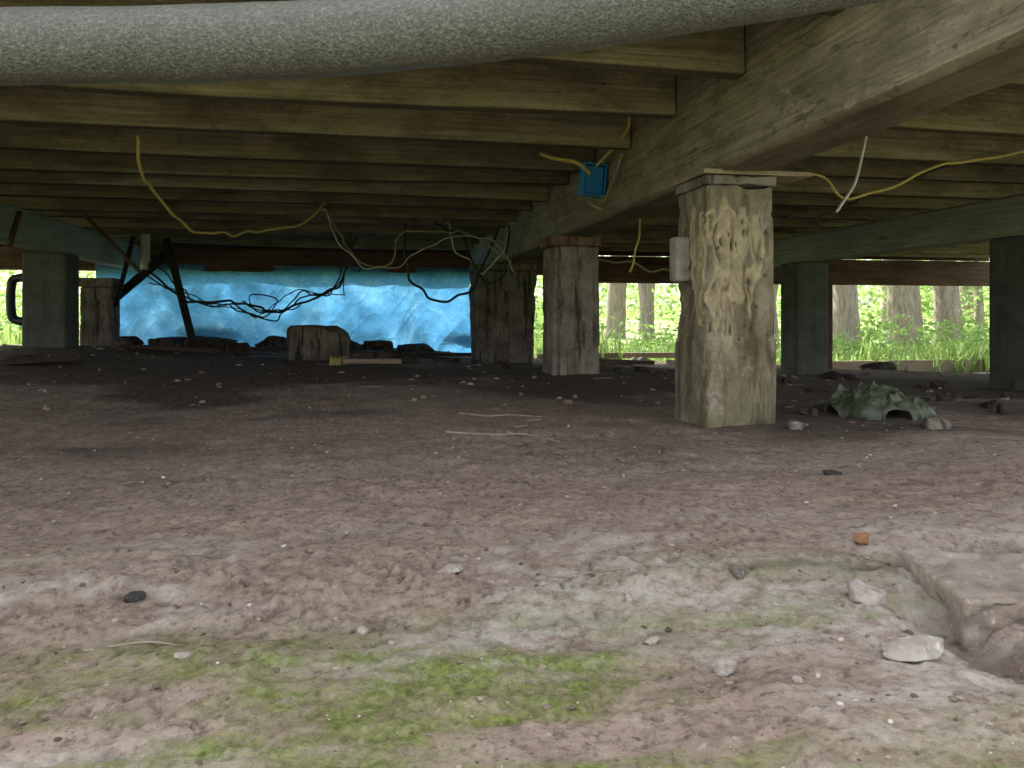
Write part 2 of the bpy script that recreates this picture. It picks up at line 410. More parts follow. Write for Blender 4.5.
def girder(x, w, mat, label, seed, y0=.95, y1=8.4, hgt=.245, z0=.833):
    me = timber_mesh('floor_girder', y1-y0, w, hgt, mat, .006, seed=seed, seg=90)
    o = obj_from('floor_girder', me, (x, (y0+y1)/2, z0+hgt/2), (0, 0, math.pi/2))
    top(o, label, "beam"); return o
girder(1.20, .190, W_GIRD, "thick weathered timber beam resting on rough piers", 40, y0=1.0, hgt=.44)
girder(-2.31, .16, W_GREEN, "grey-green timber beam on grey block piers", 41, hgt=.238)
girder(3.78, .16, W_GREEN, "greenish treated timber beam on dark block piers", 42, hgt=.238)
for a, b_, z0, z1, lab in ((-5.8, 2.0, .835, 1.072, "reddish brown sill beam above the blue tarp"), (2.01, 7.9, .755, 1.06, "dark reddish sill beam above the openings")):
    me = timber_mesh('sill_beam', b_-a, .12, z1-z0, W_RED, .004, seed=int(a*3+60))
    top(obj_from('sill_beam', me, ((a+b_)/2, 8.52, (z0+z1)/2)), lab, "beam")

# ---------------------------------------------------------------- piers
m = M('bored_pier'); v = m.map((1, 1, 1))
a = m.noise(m.map((1, 1, .7)), 8, 9, .75, .4)
c = m.ramp(a, [(.32, (.14, .118, .075)), (.5, (.27, .235, .158)), (.68, (.41, .362, .262))])
s = m.noise(m.map((7, 7, .6)), 3, 6, .65, .3)
c = m.mix(m.ramp(s, [(.48, 0), (.62, .7)]), c, (.075, .060, .037))
c = m.mix(m.ramp(m.noise(v, 3.2, 6, .7), [(.46, 0), (.66, .45)]), c, (.11, .125, .055))
c = m.mix(m.ramp(m.noise(m.map((1, 1, .5)), 14, 6, .78), [(.56, 0), (.66, .5)]), c, (.48, .43, .33))
c = m.mix(m.attr('rim'), c, m.ramp(m.noise(v, 24, 6, .75), [(.3, (.36, .29, .165)), (.65, (.62, .54, .35))]))
c = m.mix(m.attr('hole'), c, (.085, .062, .034))
m.col(c); m.rough(.95); m.spec(.15)
nb = m.bump(m.noise(v, 30, 8, .75), .8, .012); m.bump(m.noise(v, 150, 4, .7), .5, .003, nb)
def bore(P, N):
    front = N[:, 1] < -.5; left = N[:, 0] < -.5; sel = (front | left)*1.0
    U = np.where(front, P[:, 0], -.12-(P[:, 1]+.12)); z = P[:, 2]
    wU = U+.020*fbm(U*20, z*13, o=3, seed=64, g=.6); wz = z+.05*fbm(U*16+4, z*9, o=3, seed=65, g=.6)
    loops = [(-.060, .63, .036, .11), (.005, .66, .026, .085), (.052, .61, .018, .10), (-.018, .51, .024, .065), (-.090, .46, .020, .09),
             (-.150, .60, .024, .12), (-.195, .51, .018, .08), (-.045, .39, .018, .07), (.030, .48, .012, .07), (-.105, .69, .015, .05), (-.215, .66, .014, .07), (-.15, .43, .015, .06)]
    ridge = np.zeros(len(P)); groove = np.zeros(len(P)); reg = np.zeros(len(P))
    for cu, cz, ru, rz in loops:
        q = np.sqrt(((wU-cu)/ru)**2+((wz-cz)/rz)**2); wd = .0045/ru
        ridge = np.maximum(ridge, np.exp(-((q-1)/wd)**2))
        groove = np.maximum(groove, np.exp(-((q-(1-wd*2.2))/(wd*.75))**2))
        if ru > .022:
            ridge = np.maximum(ridge, .8*np.exp(-((q-.42)/wd)**2)); groove = np.maximum(groove, .8*(1-sstep(.12, .26, q)))
        reg = np.maximum(reg, 1-sstep(1.05, 1.25, q+.45*fbm(U*30, z*16, o=3, seed=68)))
    keep = sstep(-.10, .25, fbm(U*22, z*10, o=3, seed=66)); keep2 = sstep(-.45, .0, fbm(U*18+3, z*8, o=3, seed=69))
    groove = groove*keep*(1-.7*ridge); ridge = ridge*keep2
    ridge *= sel; groove *= sel; reg *= sel
    rs = random.Random(5); dots = np.zeros(len(P))
    for i in range(38):
        cu, cz, ru, rz = rs.uniform(-.24, .09), rs.uniform(.30, .74), rs.uniform(.002, .0045), rs.uniform(.003, .018)
        qq = np.sqrt(((U-cu)/ru)**2+((z-cz)/rz)**2); dots = np.maximum(dots, (1-sstep(.6, 1.1, qq))*sel)
    edge = .32+.07*fbm(P[:, 0]*12, P[:, 1]*12, P[:, 2]*3, 3, 12)
    coat = 1-sstep(-.006, .006, z-edge)
    ribs = .003*np.cos((P[:, 0]-.02)*150)*sstep(.045, .07, P[:, 0])*front
    P = P+N*(.009*ridge-.007*groove-.009*dots+.003*reg+.006*coat+ribs)[:, None]
    return P, {'hole': np.clip(groove*.7+dots, 0, 1)*.9, 'rim': np.clip(.55*reg+.4*ridge, 0, .92)}
def pier(x, y, w, dpt, ztop, mat, label, seed, cap=None, fn=None, res=.02, amp=.007, rot=0, capmat=None, rnd=.015, taper=0, group=None):
    z0 = min(G(x+a, y+b) for a in (-w/2, 0, w/2) for b in (-dpt/2, 0, dpt/2))-.04
    ct = cap[2] if cap else 0
    me = rough_box('support_pier', w, dpt, ztop-ct-z0, mat, res, amp, 9, rnd, seed, fn, taper)
    o = obj_from('support_pier', me, (x, y, z0), (0, 0, rot)); top(o, label, "pier", group)
    if cap:
        cm = rough_box('cap_block', cap[0], cap[1], cap[2]-.002, capmat or mat, .010, .004, 14, .004, seed+3)
        obj_from('cap_block', cm, (0, 0, ztop-ct-z0+.001), parent=o)
    return o
PA = pier(1.190, 2.44, .240, .24, .814, m.m, "rough tan pier with bored grooves and peeling surface", 3, (.25, .25, .034), bore, .0035, .007, capmat=C_PIERB, taper=.04, rnd=.010)
sh = timber_mesh('shim_board', .38, .25, .015, W_PALE, .001, seed=71, seg=20); obj_from('shim_board', sh, (.06, 0, .8235-PA.location.z), parent=PA)
pier(1.20, 4.50, .285, .27, .832, C_PIERB, "stained concrete pier with a reddish cap", 6, (.31, .30, .06), None, .012, .008, capmat=C_CAPR, taper=.04)
pier(1.20, 6.92, .54, .40, .832, C_PIERC, "wide crumbling concrete pier with dark streaks", 8, (.56, .42, .06), None, .02, .018, rnd=.03, taper=-.1)
pier(-2.34, 6.33, .30, .28, .832, C_PIERG, "dark grey block pier under the grey-green beam", 11, amp=.002)
pier(-2.32, 7.35, .26, .26, .70, C_STONE, "pale stacked stone pier beside the blue tarp", 12, (.30, .30, .08), None, .02, .012)
pier(3.78, 6.2, .30, .28, .832, C_PIERG, "dark grey block pier near the rear opening", 13, amp=.002)
pier(3.85, 3.92, .30, .28, .832, C_PIERG, "dark mossy block pier with a wide footing", 14, amp=.002)
ft = rough_box('pier_footing', .42, .40, .09, C_PIERG, .02, .005, 9, .015, 77)
top(obj_from('pier_footing', ft, (3.85, 3.62, G(3.85, 3.7)-.02)), "low grey footing block at the foot of a pier", "footing")
lb = rough_box('wall_bracket', .055, .07, .15, concrete_mat('pale_block', (.28, .255, .21), (.43, .395, .34), (.55, .51, .46), 0, .2), .008, .006, 20, .010, 21)
top(obj_from('wall_bracket', lb, (1.045, 2.47, .475)), "small pale block fixed to the side of the pier", "block")

def post(x, y, w, d, z1, mat, label):
    z0 = G(x, y)-.05
    me = timber_mesh('post', z1-z0, w, d, mat, .002, seed=int(x*10))
    top(obj_from('post', me, (x, y, (z0+z1)/2), (0, math.pi/2, 0)), label, "post")
post(5.42, 8.48, .12, .20, .753, W_RED, "brown timber post under the rear sill")
post(4.68, 8.48, .08, .08, .753, W_PALE, "pale narrow post under the rear sill")
post(7.86, 8.48, .12, .14, .753, W_RED, "brown corner post under the rear sill")
for a, b_, z0, z1 in ((1.9, 4.62, -.14, -.075), (5.5, 7.78, -.36, -.20)):
    me = timber_mesh('bottom_rail', b_-a, .05, z1-z0, W_RAIL, .006, seed=int(a*9))
    top(obj_from('bottom_rail', me, ((a+b_)/2, 8.62, (z0+z1)/2+.015)), "pale weathered board lying along the rear opening", "board")

# ---------------------------------------------------------------- tarp
m = M('tarp'); v = m.map((1, 1, 1))
n_ = m.noise(m.map((1, 1, .8)), 2.6, 7, .75, .6); n2_ = m.noise(m.map((1.3, 1, 1)), 26, 8, .85, 1.5)
c = m.ramp(n_, [(.32, (.045, .19, .40)), (.5, (.07, .26, .49)), (.70, (.17, .41, .62))])
c = m.mix(m.ramp(n2_, [(.55, 0), (.64, .5)]), c, (.38, .60, .76))
m.col(c); m.rough(.4)
m.bump(n2_, .8, .007)
tr = m.n('ShaderNodeBsdfTranslucent'); m.l(c, tr.inputs[0]); mx = m.n('ShaderNodeMixShader'); mx.inputs[0].default_value = .42
m.l(m.b.outputs[0], mx.inputs[1]); m.l(tr.outputs[0], mx.inputs[2]); m.l(mx.outputs[0], m.out.inputs[0])
nu, nv = 520, 140
U, Vv = np.meshgrid(np.linspace(0, 1, nu), np.linspace(0, 1, nv))
TX = -2.72+U*3.85+.03*vn(Vv*4, U*2, seed=3)
bot = gbase(TX, TX*0+8.4)-.03; TZ = .90+(bot-.90)*Vv
sk = U+.05*Vv*vn(U*5, Vv*2, seed=88)
TY = 8.45+.034*fbm(sk*8, Vv*.8, o=2, seed=90)-.04*Vv**2+.06*vn(U*4, Vv*.5, seed=93)*Vv
TY = TY+.010*(1-np.abs(fbm(sk*11+Vv*1.5, Vv*1.6+U*5, o=2, seed=91))*2.2)
w1 = 1-np.minimum(1, np.abs(vn(U*26+Vv*4, Vv*3.5-U*6, seed=99))*4); w2 = 1-np.minimum(1, np.abs(vn(U*40-Vv*9, Vv*7+U*10, seed=98))*4)
TY = TY+.0045*w1+.0028*w2
bulge = np.clip(fbm(U*7+2, Vv*0+.3, o=2, seed=95), 0, 1)
TY = TY-.24*np.exp(-((Vv-.93)/.12)**2)*bulge
TZ = TZ+.10*np.exp(-((Vv-.93)/.12)**2)*bulge
idx = np.arange(nu*nv).reshape(nv, nu); F = np.stack([idx[:-1, :-1], idx[:-1, 1:], idx[1:, 1:], idx[1:, :-1]], -1).reshape(-1, 4)
me = mesh_from('tarp', np.stack([TX, TY, TZ], -1).reshape(-1, 3), F, m.m, True)
top(obj_from('tarp', me), "wrinkled bright blue tarp hanging from the sill beam", "tarp")

# ---------------------------------------------------------------- insulated pipe
m = M('foam_pipe'); v = m.map((1, 1, 1))
vo = m.n('ShaderNodeTexVoronoi'); vo.inputs['Scale'].default_value = 250; m.l(v, vo.inputs['Vector'])
n_ = m.noise(v, 190, 6, .82)
c = m.ramp(n_, [(.34, (.038, .042, .032)), (.50, (.092, .098, .078)), (.68, (.24, .25, .21))])
c = m.mix(m.ramp(m.noise(v, 9, 6, .7), [(.4, 0), (.7, .45)]), c, (.055, .058, .04))
m.col(c); m.rough(.42); m.spec(.6); nb = m.bump(vo.outputs[0], .6, .0025); m.bump(n_, .9, .002, nb)
me = tube_mesh('insulated_pipe', [(-3.2, 1.5, .69), (-1.9, 1.36, .69), (-.85, 1.177, .692), (-.47, 1.105, .702), (-.12, 1.05, .713), (.184, .983, .736), (.43, .938, .773), (.68, .89, .816), (.95, .84, .87), (1.25, .80, .95)], .048, m.m, 48, 30, .0022, 14)
top(obj_from('insulated_pipe', me), "long bending grey foam-insulated pipe hung under the joists", "pipe")

# ---------------------------------------------------------------- cables
def plain(name, col, rough=.5, spec=.5, bump=None):
    m = M(name); n_ = m.noise(m.map((1, 1, 1)), 30, 4, .6)
    m.col(m.mix(m.ramp(n_, [(.35, 0), (.7, .55)]), col, tuple(x*.5 for x in col))); m.rough(rough); m.spec(spec)
    if bump: m.bump(m.noise(m.map((1, 1, 1)), bump[0], 5, .6), bump[1], bump[2])
    return m.m
K_Y = plain('yellow_cable', (.60, .49, .13)); K_K = plain('black_cable', (.015, .015, .016)); K_W = plain('white_cable', (.60, .58, .50)); K_T = plain('tan_cable', (.34, .29, .16))
_cs = [0]
def cable(pts, r, mat, label, cat="cable", name='cable', wob=.014):
    _cs[0] += 13
    me = tube_mesh(name, pts, r, mat, 8, 12, wob=wob, seed=_cs[0]); top(obj_from(name, me), label, cat)
cable([(-.93, 3.39, 1.10), (-.945, 3.5, .99), (-.945, 3.64, .93), (-.90, 3.88, .84), (-.835, 4.12, .786), (-.72, 4.35, .80), (-.606, 4.59, .843), (-.40, 4.9, .93), (-.27, 5.09, 1.09)], .007, K_Y, "dull yellow cable sagging between joists", wob=.018)
cable([(-.27, 5.12, 1.06), (-.16, 5.63, .871), (-.04, 5.60, .729), (.19, 5.56, .75), (.225, 5.55, .928), (.507, 5.5, .993), (.787, 5.45, .907), (1.01, 5.41, .75)], .0065, K_T, "tan cable looping down towards the main beam", wob=.03)
cable([(-.3, 5.3, 1.08), (-.22, 5.5, .93), (-.1, 5.5, .80), (.1, 5.5, .69), (.3, 5.55, .78), (.62, 5.45, .96), (.9, 5.42, .88), (1.05, 5.5, .68)], .0045, K_W, "thin pale cable drooping beside the main beam", wob=.04)
cable([(.6, 5.9, 1.08), (.72, 5.9, .84), (.88, 5.88, .68), (1.0, 5.86, .80), (1.05, 5.8, 1.0)], .006, K_W, "thin pale cable drooping beside the main beam", wob=.05)
B1 = [(-1.95, 7.49, .768), (-1.545, 7.41, .486), (-1.19, 7.34, .514), (-.893, 7.29, .40), (-.604, 7.24, .514), (-.383, 7.19, .586), (-.231, 7.17, .714), (-.1, 7.1, 1.08)]
for k, (dr, am) in enumerate(((.011, 0), (.007, .06), (.007, .08), (.005, .10))):
    P = [(p[0]+am*random.uniform(-1, 1), p[1]+.03*k, p[2]+am*random.uniform(-1, 1)) for p in B1]
    cable(P, dr, K_K, "black cable drooping in front of the blue tarp", wob=.035)
cable([(-1.1, 7.2, .50), (-1.0, 7.2, .43), (-.85, 7.2, .42), (-.8, 7.2, .52), (-.95, 7.2, .58), (-1.02, 7.2, .48), (-.85, 7.2, .38), (-.6, 7.2, .47)], .006, K_K, "black cable coiled in front of the blue tarp", wob=.03)
cable([(.284, 6.05, 1.08), (.30, 6.04, .80), (.337, 6.04, .607), (.552, 6.0, .50), (.782, 5.96, .553), (.898, 5.94, .786), (1.01, 5.92, 1.07)], .010, K_K, "black cable hanging in a loop beside the beam", wob=.025)
cable([(.5, 5.8, 1.08), (.7, 5.78, .95), (.82, 5.76, .72), (.9, 5.74, .62), (1.0, 5.7, .70), (1.04, 5.7, 1.05)], .008, K_K, "black cable hanging in a loop beside the beam", wob=.03)
cable([(1.31, 2.98, 1.0), (1.50, 2.96, .975), (1.81, 2.92, .944), (1.99, 2.88, .84), (2.17, 2.85, .903), (2.38, 2.81, .998), (2.68, 2.75, 1.04), (3.2, 2.69, 1.075)], .006, K_Y, "yellow cable stapled along the joists past the beam", wob=.02)
cable([(1.32, 3.3, .9), (1.6, 3.25, .89), (1.95, 3.2, .80), (2.3, 3.2, .93), (2.7, 3.2, 1.07)], .005, K_K, "thin dark cable sagging beneath the joists")
cable([(1.80, 2.52, 1.085), (1.784, 2.51, 1.023), (1.752, 2.52, .87), (1.72, 2.53, .80), (1.67, 2.53, .735)], .0055, K_W, "short white cable end dangling from a joist")
cable([(1.50, 4.2, 1.08), (1.53, 4.19, .95), (1.54, 4.19, .82), (1.50, 4.19, .70), (1.47, 4.2, .613)], .0065, K_Y, "yellow cable dangling behind the pier")
cable([(1.36, 4.81, .80), (1.48, 4.81, .76), (1.67, 4.77, .70), (1.9, 4.73, .65), (2.1, 4.7, .72), (2.3, 4.7, 1.08)], .007, K_T, "tan cable slung between two piers", wob=.03)
cable([(1.02, 3.46, 1.02), (.97, 3.48, 1.07), (.88, 3.52, 1.10), (.80, 3.56, 1.13)], .010, K_Y, "yellow cable feeding the blue junction box", wob=.005)
cable([(1.05, 3.46, 1.06), (1.075, 3.3, 1.10), (1.07, 3.1, 1.13), (1.05, 3.0, 1.19)], .008, K_Y, "yellow cable feeding the blue junction box", wob=.005)
cable([(1.04, 3.50, .93), (1.02, 3.44, .88), (1.05, 3.38, .85), (1.08, 3.42, .90), (1.09, 3.3, .98), (1.09, 3.2, 1.07)], .007, K_T, "tan cable looped under the blue junction box", wob=.005)

m_blue = plain('blue_plastic', (.03, .34, .80), .35)
def boxes(name, lst, mat):
    bm = bmesh.new()
    for (cx, cy, cz, sx, sy, sz) in lst:
        r = bmesh.ops.create_cube(bm, size=1)
        for v_ in r['verts']: v_.co = Vector((cx+v_.co.x*sx, cy+v_.co.y*sy, cz+v_.co.z*sz))
    bmesh.ops.bevel(bm, geom=bm.edges[:], offset=.0015, segments=2, affect='EDGES')
    me = bpy.data.meshes.new(name); bm.to_mesh(me); bm.free(); me.materials.append(mat); return me
jb = obj_from('junction_box', boxes('junction_box', [(0, .04, 0, .108, .008, .148), (-.052, -.002, 0, .006, .076, .15), (.052, -.002, 0, .006, .076, .15), (0, -.002, .072, .097, .074, .006), (0, -.002, -.072, .097, .074, .006)], m_blue), (1.042, 3.50, 1.0), (.05, .08, 0))
top(jb, "open blue plastic junction box fixed to the beam", "junction box")
obj_from('cover_plate', boxes('cover_plate', [(0, -.0, 0, .086, .006, .126), (.0, -.008, .03, .02, .008, .02)], plain('blue_cover', (.02, .24, .62), .4)), (0, -.02, 0), parent=jb)

# ---------------------------------------------------------------- leaning planks, pipes near the tarp
top(beam_between('leaning_plank', (-1.79, 7.40, 1.07), (-1.53, 7.36, .03), .03, .065, W_DARK, 3, roll=math.pi/2), "dark plank leaning upright in front of the tarp", "plank")
top(beam_between('leaning_plank', (-2.52, 7.60, .30), (-1.80, 7.46, .93), .03, .075, W_DARK, 4), "dark plank slanting up towards the sill", "plank")
top(beam_between('leaning_plank', (-2.18, 7.30, .45), (-2.02, 7.25, 1.07), .03, .045, W_DARK, 5), "dark narrow plank leaning between pier and joist", "plank")
top(beam_between('wood_stick', (-1.99, 5.97, 1.09), (-1.6, 5.9, .68), .03, .02, W_RED, 6), "thin brown stick dangling below the joists", "stick")
top(beam_between('wood_stick', (-2.1, 5.2, 1.0), (-2.2, 5.3, .8), .025, .03, W_RED, 6), "short brown stick beside the beam", "stick")
me = tube_mesh('vent_pipe', [(-1.99, 7.5, 1.14), (-1.99, 7.5, .95), (-1.99, 7.5, .79)], .04, K_W, 20, 6)
top(obj_from('vent_pipe', me), "short pale plastic pipe coming through the floor", "pipe")
me = tube_mesh('drain_hose', [(-2.5, 7.13, .69), (-2.76, 7.13, .69), (-2.92, 7.17, .685), (-2.96, 7.17, .62), (-2.96, 7.17, .4), (-2.92, 7.17, .33), (-2.76, 7.13, .32), (-2.5, 7.1, .30)], .036, K_K, 16, 8)
top(obj_from('drain_hose', me), "bent black pipe near the open side", "pipe")

# ---------------------------------------------------------------- debris
def stone(x, y, w, h, d, mat, label, seed, cat="stone", name='stone', rz=0, tilt=0, sink=.3, sq=.6):
    bm = bmesh.new(); bmesh.ops.create_icosphere(bm, subdivisions=4, radius=.5)
    P = np.array([v_.co[:] for v_ in bm.verts])
    q = P/np.linalg.norm(P, axis=1)[:, None]
    cub = q/np.max(np.abs(q), axis=1)[:, None]; q = q*(1-sq)+cub*sq
    rs = np.random.RandomState(seed)
    for i in range(9):
        nn = rs.normal(size=3); nn /= np.linalg.norm(nn); t = q@nn; lim = rs.uniform(.65, 1.0)
        if sq > .8: lim += .3
        q = q-np.where(t > lim, t-lim, 0)[:, None]*nn
    d_ = fbm(q[:, 0]*1.3+seed*7, q[:, 1]*1.3, q[:, 2]*1.3, 5, seed, .65)
    q = q*(1+d_*(.3 if sq < .8 else .14))[:, None]; q = q/(q.max(0)-q.min(0))
    for v_, p in zip(bm.verts, q): v_.co = (p[0]*w, p[1]*d, p[2]*h)
    me = bpy.data.meshes.new(name); bm.to_mesh(me); bm.free(); me.materials.append(mat)
    for p in me.polygons: p.use_smooth = True
    o = obj_from(name, me, (x, y, G(x, y)+h*(.5-sink)), (tilt, tilt*.4, rz))
    top(o, label, cat); return o
S_P = concrete_mat('pale_stone', (.24, .20, .17), (.42, .375, .33), (.58, .53, .48), 0, .3, .5); S_D = plain('dark_stone', (.06, .055, .055), .9, .2, (40, .5, .005))
S_O = plain('brick_chip', (.34, .17, .10), .9, .2, (60, .5, .004))
stone(.630, .890, .050, .042, .045, S_P, "pinkish white lump of rock on the mud", 1)
stone(.585, .745, .084, .016, .042, S_P, "flat pale flake of stone lying on mud", 2, rz=.15, sink=.1)
stone(.11, 1.037, .038, .010, .028, S_P, "thin pale chip pressed in the mud", 3, rz=.5)
stone(.32, .917, .008, .012, .008, S_P, "tiny pale chip standing in the mud", 4)
stone(.365, .745, .022, .018, .02, S_P, "small yellowish pebble near the moss", 5)
stone(-.007, .90, .014, .010, .012, S_P, "tiny pale chip beside the moss", 6)
stone(-.29, 1.04, .028, .010, .02, S_D, "small dark flake on the mud", 7)
stone(.757, 1.08, .024, .018, .018, S_O, "small orange brick chip", 8, "brick chip", 'brick_chip')
stone(1.04, 1.586, .04, .012, .03, S_D, "dark flake on the moist mud", 9)
stone(1.76, 2.14, .08, .05, .06, C_STONE, "brown stone beside the crumpled plastic", 10)
stone(.315, .826, .02, .008, .014, S_P, "white chip on the mud bank", 11)
stone(-.19, .86, .018, .008, .012, S_P, "white chip near the moss", 12)
stone(1.33, 2.22, .08, .04, .06, C_STONE, "brown stone at the foot of the pier", 13)
stone(1.47, 2.75, .10, .05, .08, C_STONE, "brown stone behind the pier", 14)
stone(-.35, 5.66, .44, .28, .28, C_PIERC, "rough grey stone block sitting on the dirt", 15, "block", 'stone_block', .1, 0, .12, .9)
stone(.42, .70, .010, .008, .010, S_P, "tiny pale chip in the moss", 16)
stone(.50, .98, .022, .014, .02, C_STONE, "brown clod on the bank", 17)
for i, (x, y, w_, h_) in enumerate(((2.9, 7.9, .22, .11), (2.5, 8.1, .18, .09), (3.3, 8.0, .16, .08), (3.0, 8.3, .14, .10), (3.8, 8.2, .2, .09), (2.2, 7.7, .15, .08))):
    stone(x, y, w_, h_, w_*.8, S_P, "pale rubble lump beside the rear opening", 18+i)
clods = [(-1.5, 7.9, .5, .18), (-.95, 8.0, .4, .2), (-.2, 8.0, .5, .16), (.5, 7.9, .45, .15), (-1.9, 8.0, .4, .16), (.1, 8.1, .3, .14), (-1.1, 6.9, .3, .12), (.25, 6.6, .3, .09), (-2.0, 7.0, .3, .12), (5.0, 6.9, .35, .14), (2.6, 5.6, .22, .08), (3.0, 4.6, .18, .07), (2.1, 4.3, .15, .06), (2.3, 3.1, .12, .05), (2.5, 3.4, .16, .07), (1.55, 3.0, .1, .05), (2.15, 2.75, .1, .06), (1.6, 2.6, .07, .04)]
rc = random.Random(77)
for i in range(30): clods.append((rc.uniform(1.45, 3.4), rc.uniform(2.5, 4.6), rc.uniform(.04, .13), rc.uniform(.02, .055)))
for i in range(14): clods.append((rc.uniform(-2.2, 1.0), rc.uniform(5.0, 7.8), rc.uniform(.08, .22), rc.uniform(.04, .09)))
for i, (x, y, w_, h_) in enumerate(clods):
    stone(x, y, w_, h_, w_*.6, C_CLOD, "dark lump of soil and rubble on the dirt", 40+i, "clod", 'dirt_clod', rz=i*.7)
K_F = plain('foam_yellow', (.42, .34, .12), .9, .1, (50, .8, .01))
stone(-.18, 4.92, .12, .08, .09, K_F, "crumpled yellow scrap of insulation on the ground", 21, "scrap", 'insulation_scrap')
top(beam_between('board_scrap', (-.15, 4.85, G(-.15, 4.85)+.03), (.2, 4.88, G(.2, 4.88)+.035), .12, .03, W_PALE, 8), "short pale board scrap lying on the dirt", "board")
for i, (x, y, L, a) in enumerate(((.1, 6.5, .6, .2), (-1.4, 6.2, .7, -.3), (.6, 7.4, .9, .1), (-.7, 7.6, .9, 0), (1.9, 5.8, .5, .6), (-1.9, 5.0, .4, .3), (2.3, 6.8, .6, -.4))):
    dx, dy = L/2*math.cos(a), L/2*math.sin(a)
    top(beam_between('board_scrap', (x-dx, y-dy, G(x-dx, y-dy)+.02), (x+dx, y+dy, G(x+dx, y+dy)+.04), .10, .03, W_RED, 20+i), "weathered brown board scrap lying on the dirt", "board")
def twig(P, r, mat, label):
    me = tube_mesh('twig', [(x, y, G(x, y)+r*.8) for x, y in P], r, mat, 7, 8, r*.3, 60, rr=[r, r*.9, r*.5]); top(obj_from('twig', me), label, "twig")
K_S = plain('twig_wood', (.34, .28, .22), .9, .1)
twig([(.22, 2.22), (.28, 2.21), (.36, 2.15), (.44, 2.17), (.53, 2.10)], .004, K_S, "thin pale twig lying on the mud")
twig([(.32, 2.75), (.42, 2.70), (.5, 2.71), (.6, 2.64)], .004, K_S, "thin pale twig lying on the mud")
twig([(.45, 2.35), (.5, 2.42), (.52, 2.52), (.58, 2.55)], .0035, K_S, "thin pale twig lying on the mud")
twig([(.24, 1.02), (.27, 1.0), (.29, 1.01), (.33, .995), (.35, 1.0)], .0014, K_S, "thin pale root along the mud bank")
twig([(-.3, .90), (-.24, .905), (-.2, .895)], .0015, K_S, "thin pale root along the mud bank")
for i in range(12):
    x = random.uniform(-.6, 2.4); y = random.uniform(1.6, 4.2); a = random.uniform(0, 3.1); L = random.uniform(.05, .14)
    twig([(x, y), (x+L*.5*math.cos(a), y+L*.5*math.sin(a)+random.uniform(-.01, .01)), (x+L*math.cos(a+.2), y+L*math.sin(a+.2))], .0025, K_S, "thin twig on the dark ground")

sl = rough_box('broken_slab', .58, .19, .070, concrete_mat('slab', (.22, .175, .14), (.35, .29, .24), (.46, .39, .33), .10, .25, .7), .004, .005, 20, .004, 51)
top(obj_from('broken_slab', sl, (1.02, .845, -.066), (math.radians(2), math.radians(1), math.radians(-14))), "broken tan paving slab half sunk in the mud", "slab")

m = M('plastic_bag'); v = m.map((1, 1, 1)); n_ = m.noise(v, 9, 6, .7, .8)
c = m.ramp(n_, [(.32, (.06, .075, .04)), (.52, (.14, .17, .105)), (.72, (.34, .37, .27))]); m.col(c); m.rough(.28); m.bump(m.noise(v, 40, 5, .7), .6, .006)
tr = m.n('ShaderNodeBsdfTranslucent'); m.l(c, tr.inputs[0]); mx = m.n('ShaderNodeMixShader'); mx.inputs[0].default_value = .4
m.l(m.b.outputs[0], mx.inputs[1]); m.l(tr.outputs[0], mx.inputs[2]); m.l(mx.outputs[0], m.out.inputs[0])
nu, nv = 190, 160
U, Vv = np.meshgrid(np.linspace(-1, 1, nu), np.linspace(-1, 1, nv))
Rr = np.sqrt(U**2+Vv**2); ang = np.arctan2(Vv, U); edge = 1+.25*vn(np.cos(ang)*2.2, np.sin(ang)*2.2, seed=9)
k = np.minimum(1, edge/np.maximum(Rr, 1e-4)); bu, bv = U*k*.20, Vv*k*.17
rd = np.clip(1-Rr*k/edge, 0, 1)
def crease(u, v, s): return 1-np.minimum(1, np.abs(vn(u, v, seed=s))*2.6)
cr = .55*crease(U*2.3+Vv, Vv*2.3-U, 111)+.30*crease(U*4.5-Vv*2, Vv*4.5+U*2, 112)+.15*crease(U*9, Vv*9, 114)
bz = .125*rd**.33*(.75+.45*fbm(U*1.6, Vv*1.6+3, o=2, seed=113))+.045*cr*np.clip(rd*3, .12, 1)
bu = bu+.02*fbm(U*4, Vv*4, o=2, seed=116); bv = bv+.02*fbm(U*4+7, Vv*4, o=2, seed=117)
BX, BY = 1.89+bu, 2.60+bv; BZ = gh(BX, BY, False)-.004+np.maximum(bz, 0)
idx = np.arange(nu*nv).reshape(nv, nu); F = np.stack([idx[:-1, :-1], idx[:-1, 1:], idx[1:, 1:], idx[1:, :-1]], -1).reshape(-1, 4)
me = mesh_from('plastic_bag', np.stack([BX-1.89, BY-2.6, BZ], -1).reshape(-1, 3), F, m.m, True)
top(obj_from('plastic_bag', me, (1.89, 2.60, 0)), "crumpled dirty greenish plastic sheet on the ground", "plastic bag")

def pebbles(n, xf, yf, smin, smax, seed):
    rs = np.random.RandomState(seed); Vs = []; Fs = []
    base = bmesh.new(); bmesh.ops.create_icosphere(base, subdivisions=2, radius=.5)
    bv = np.array([v_.co[:] for v_ in base.verts]); bf = np.array([[q.index for q in f.verts] for f in base.faces]); base.free()
    X = xf(rs, n); Y = yf(rs, n); Z = gh(X, Y)
    for i in range(n):
        s = smin+(smax-smin)*rs.rand()**4
        if Y[i] > 3: s *= 2
        q = bv*(1+.25*rs.normal(size=(len(bv), 1))*.5)*np.array((1, rs.uniform(.6, 1), rs.uniform(.35, .7)))*s
        a = rs.rand()*6.28; q = q@np.array([[math.cos(a), -math.sin(a), 0], [math.sin(a), math.cos(a), 0], [0, 0, 1]])
        Fs.append(bf+len(bv)*i); Vs.append(q+np.array((X[i], Y[i], Z[i]+s*.03)))
    return np.vstack(Vs), np.vstack(Fs)
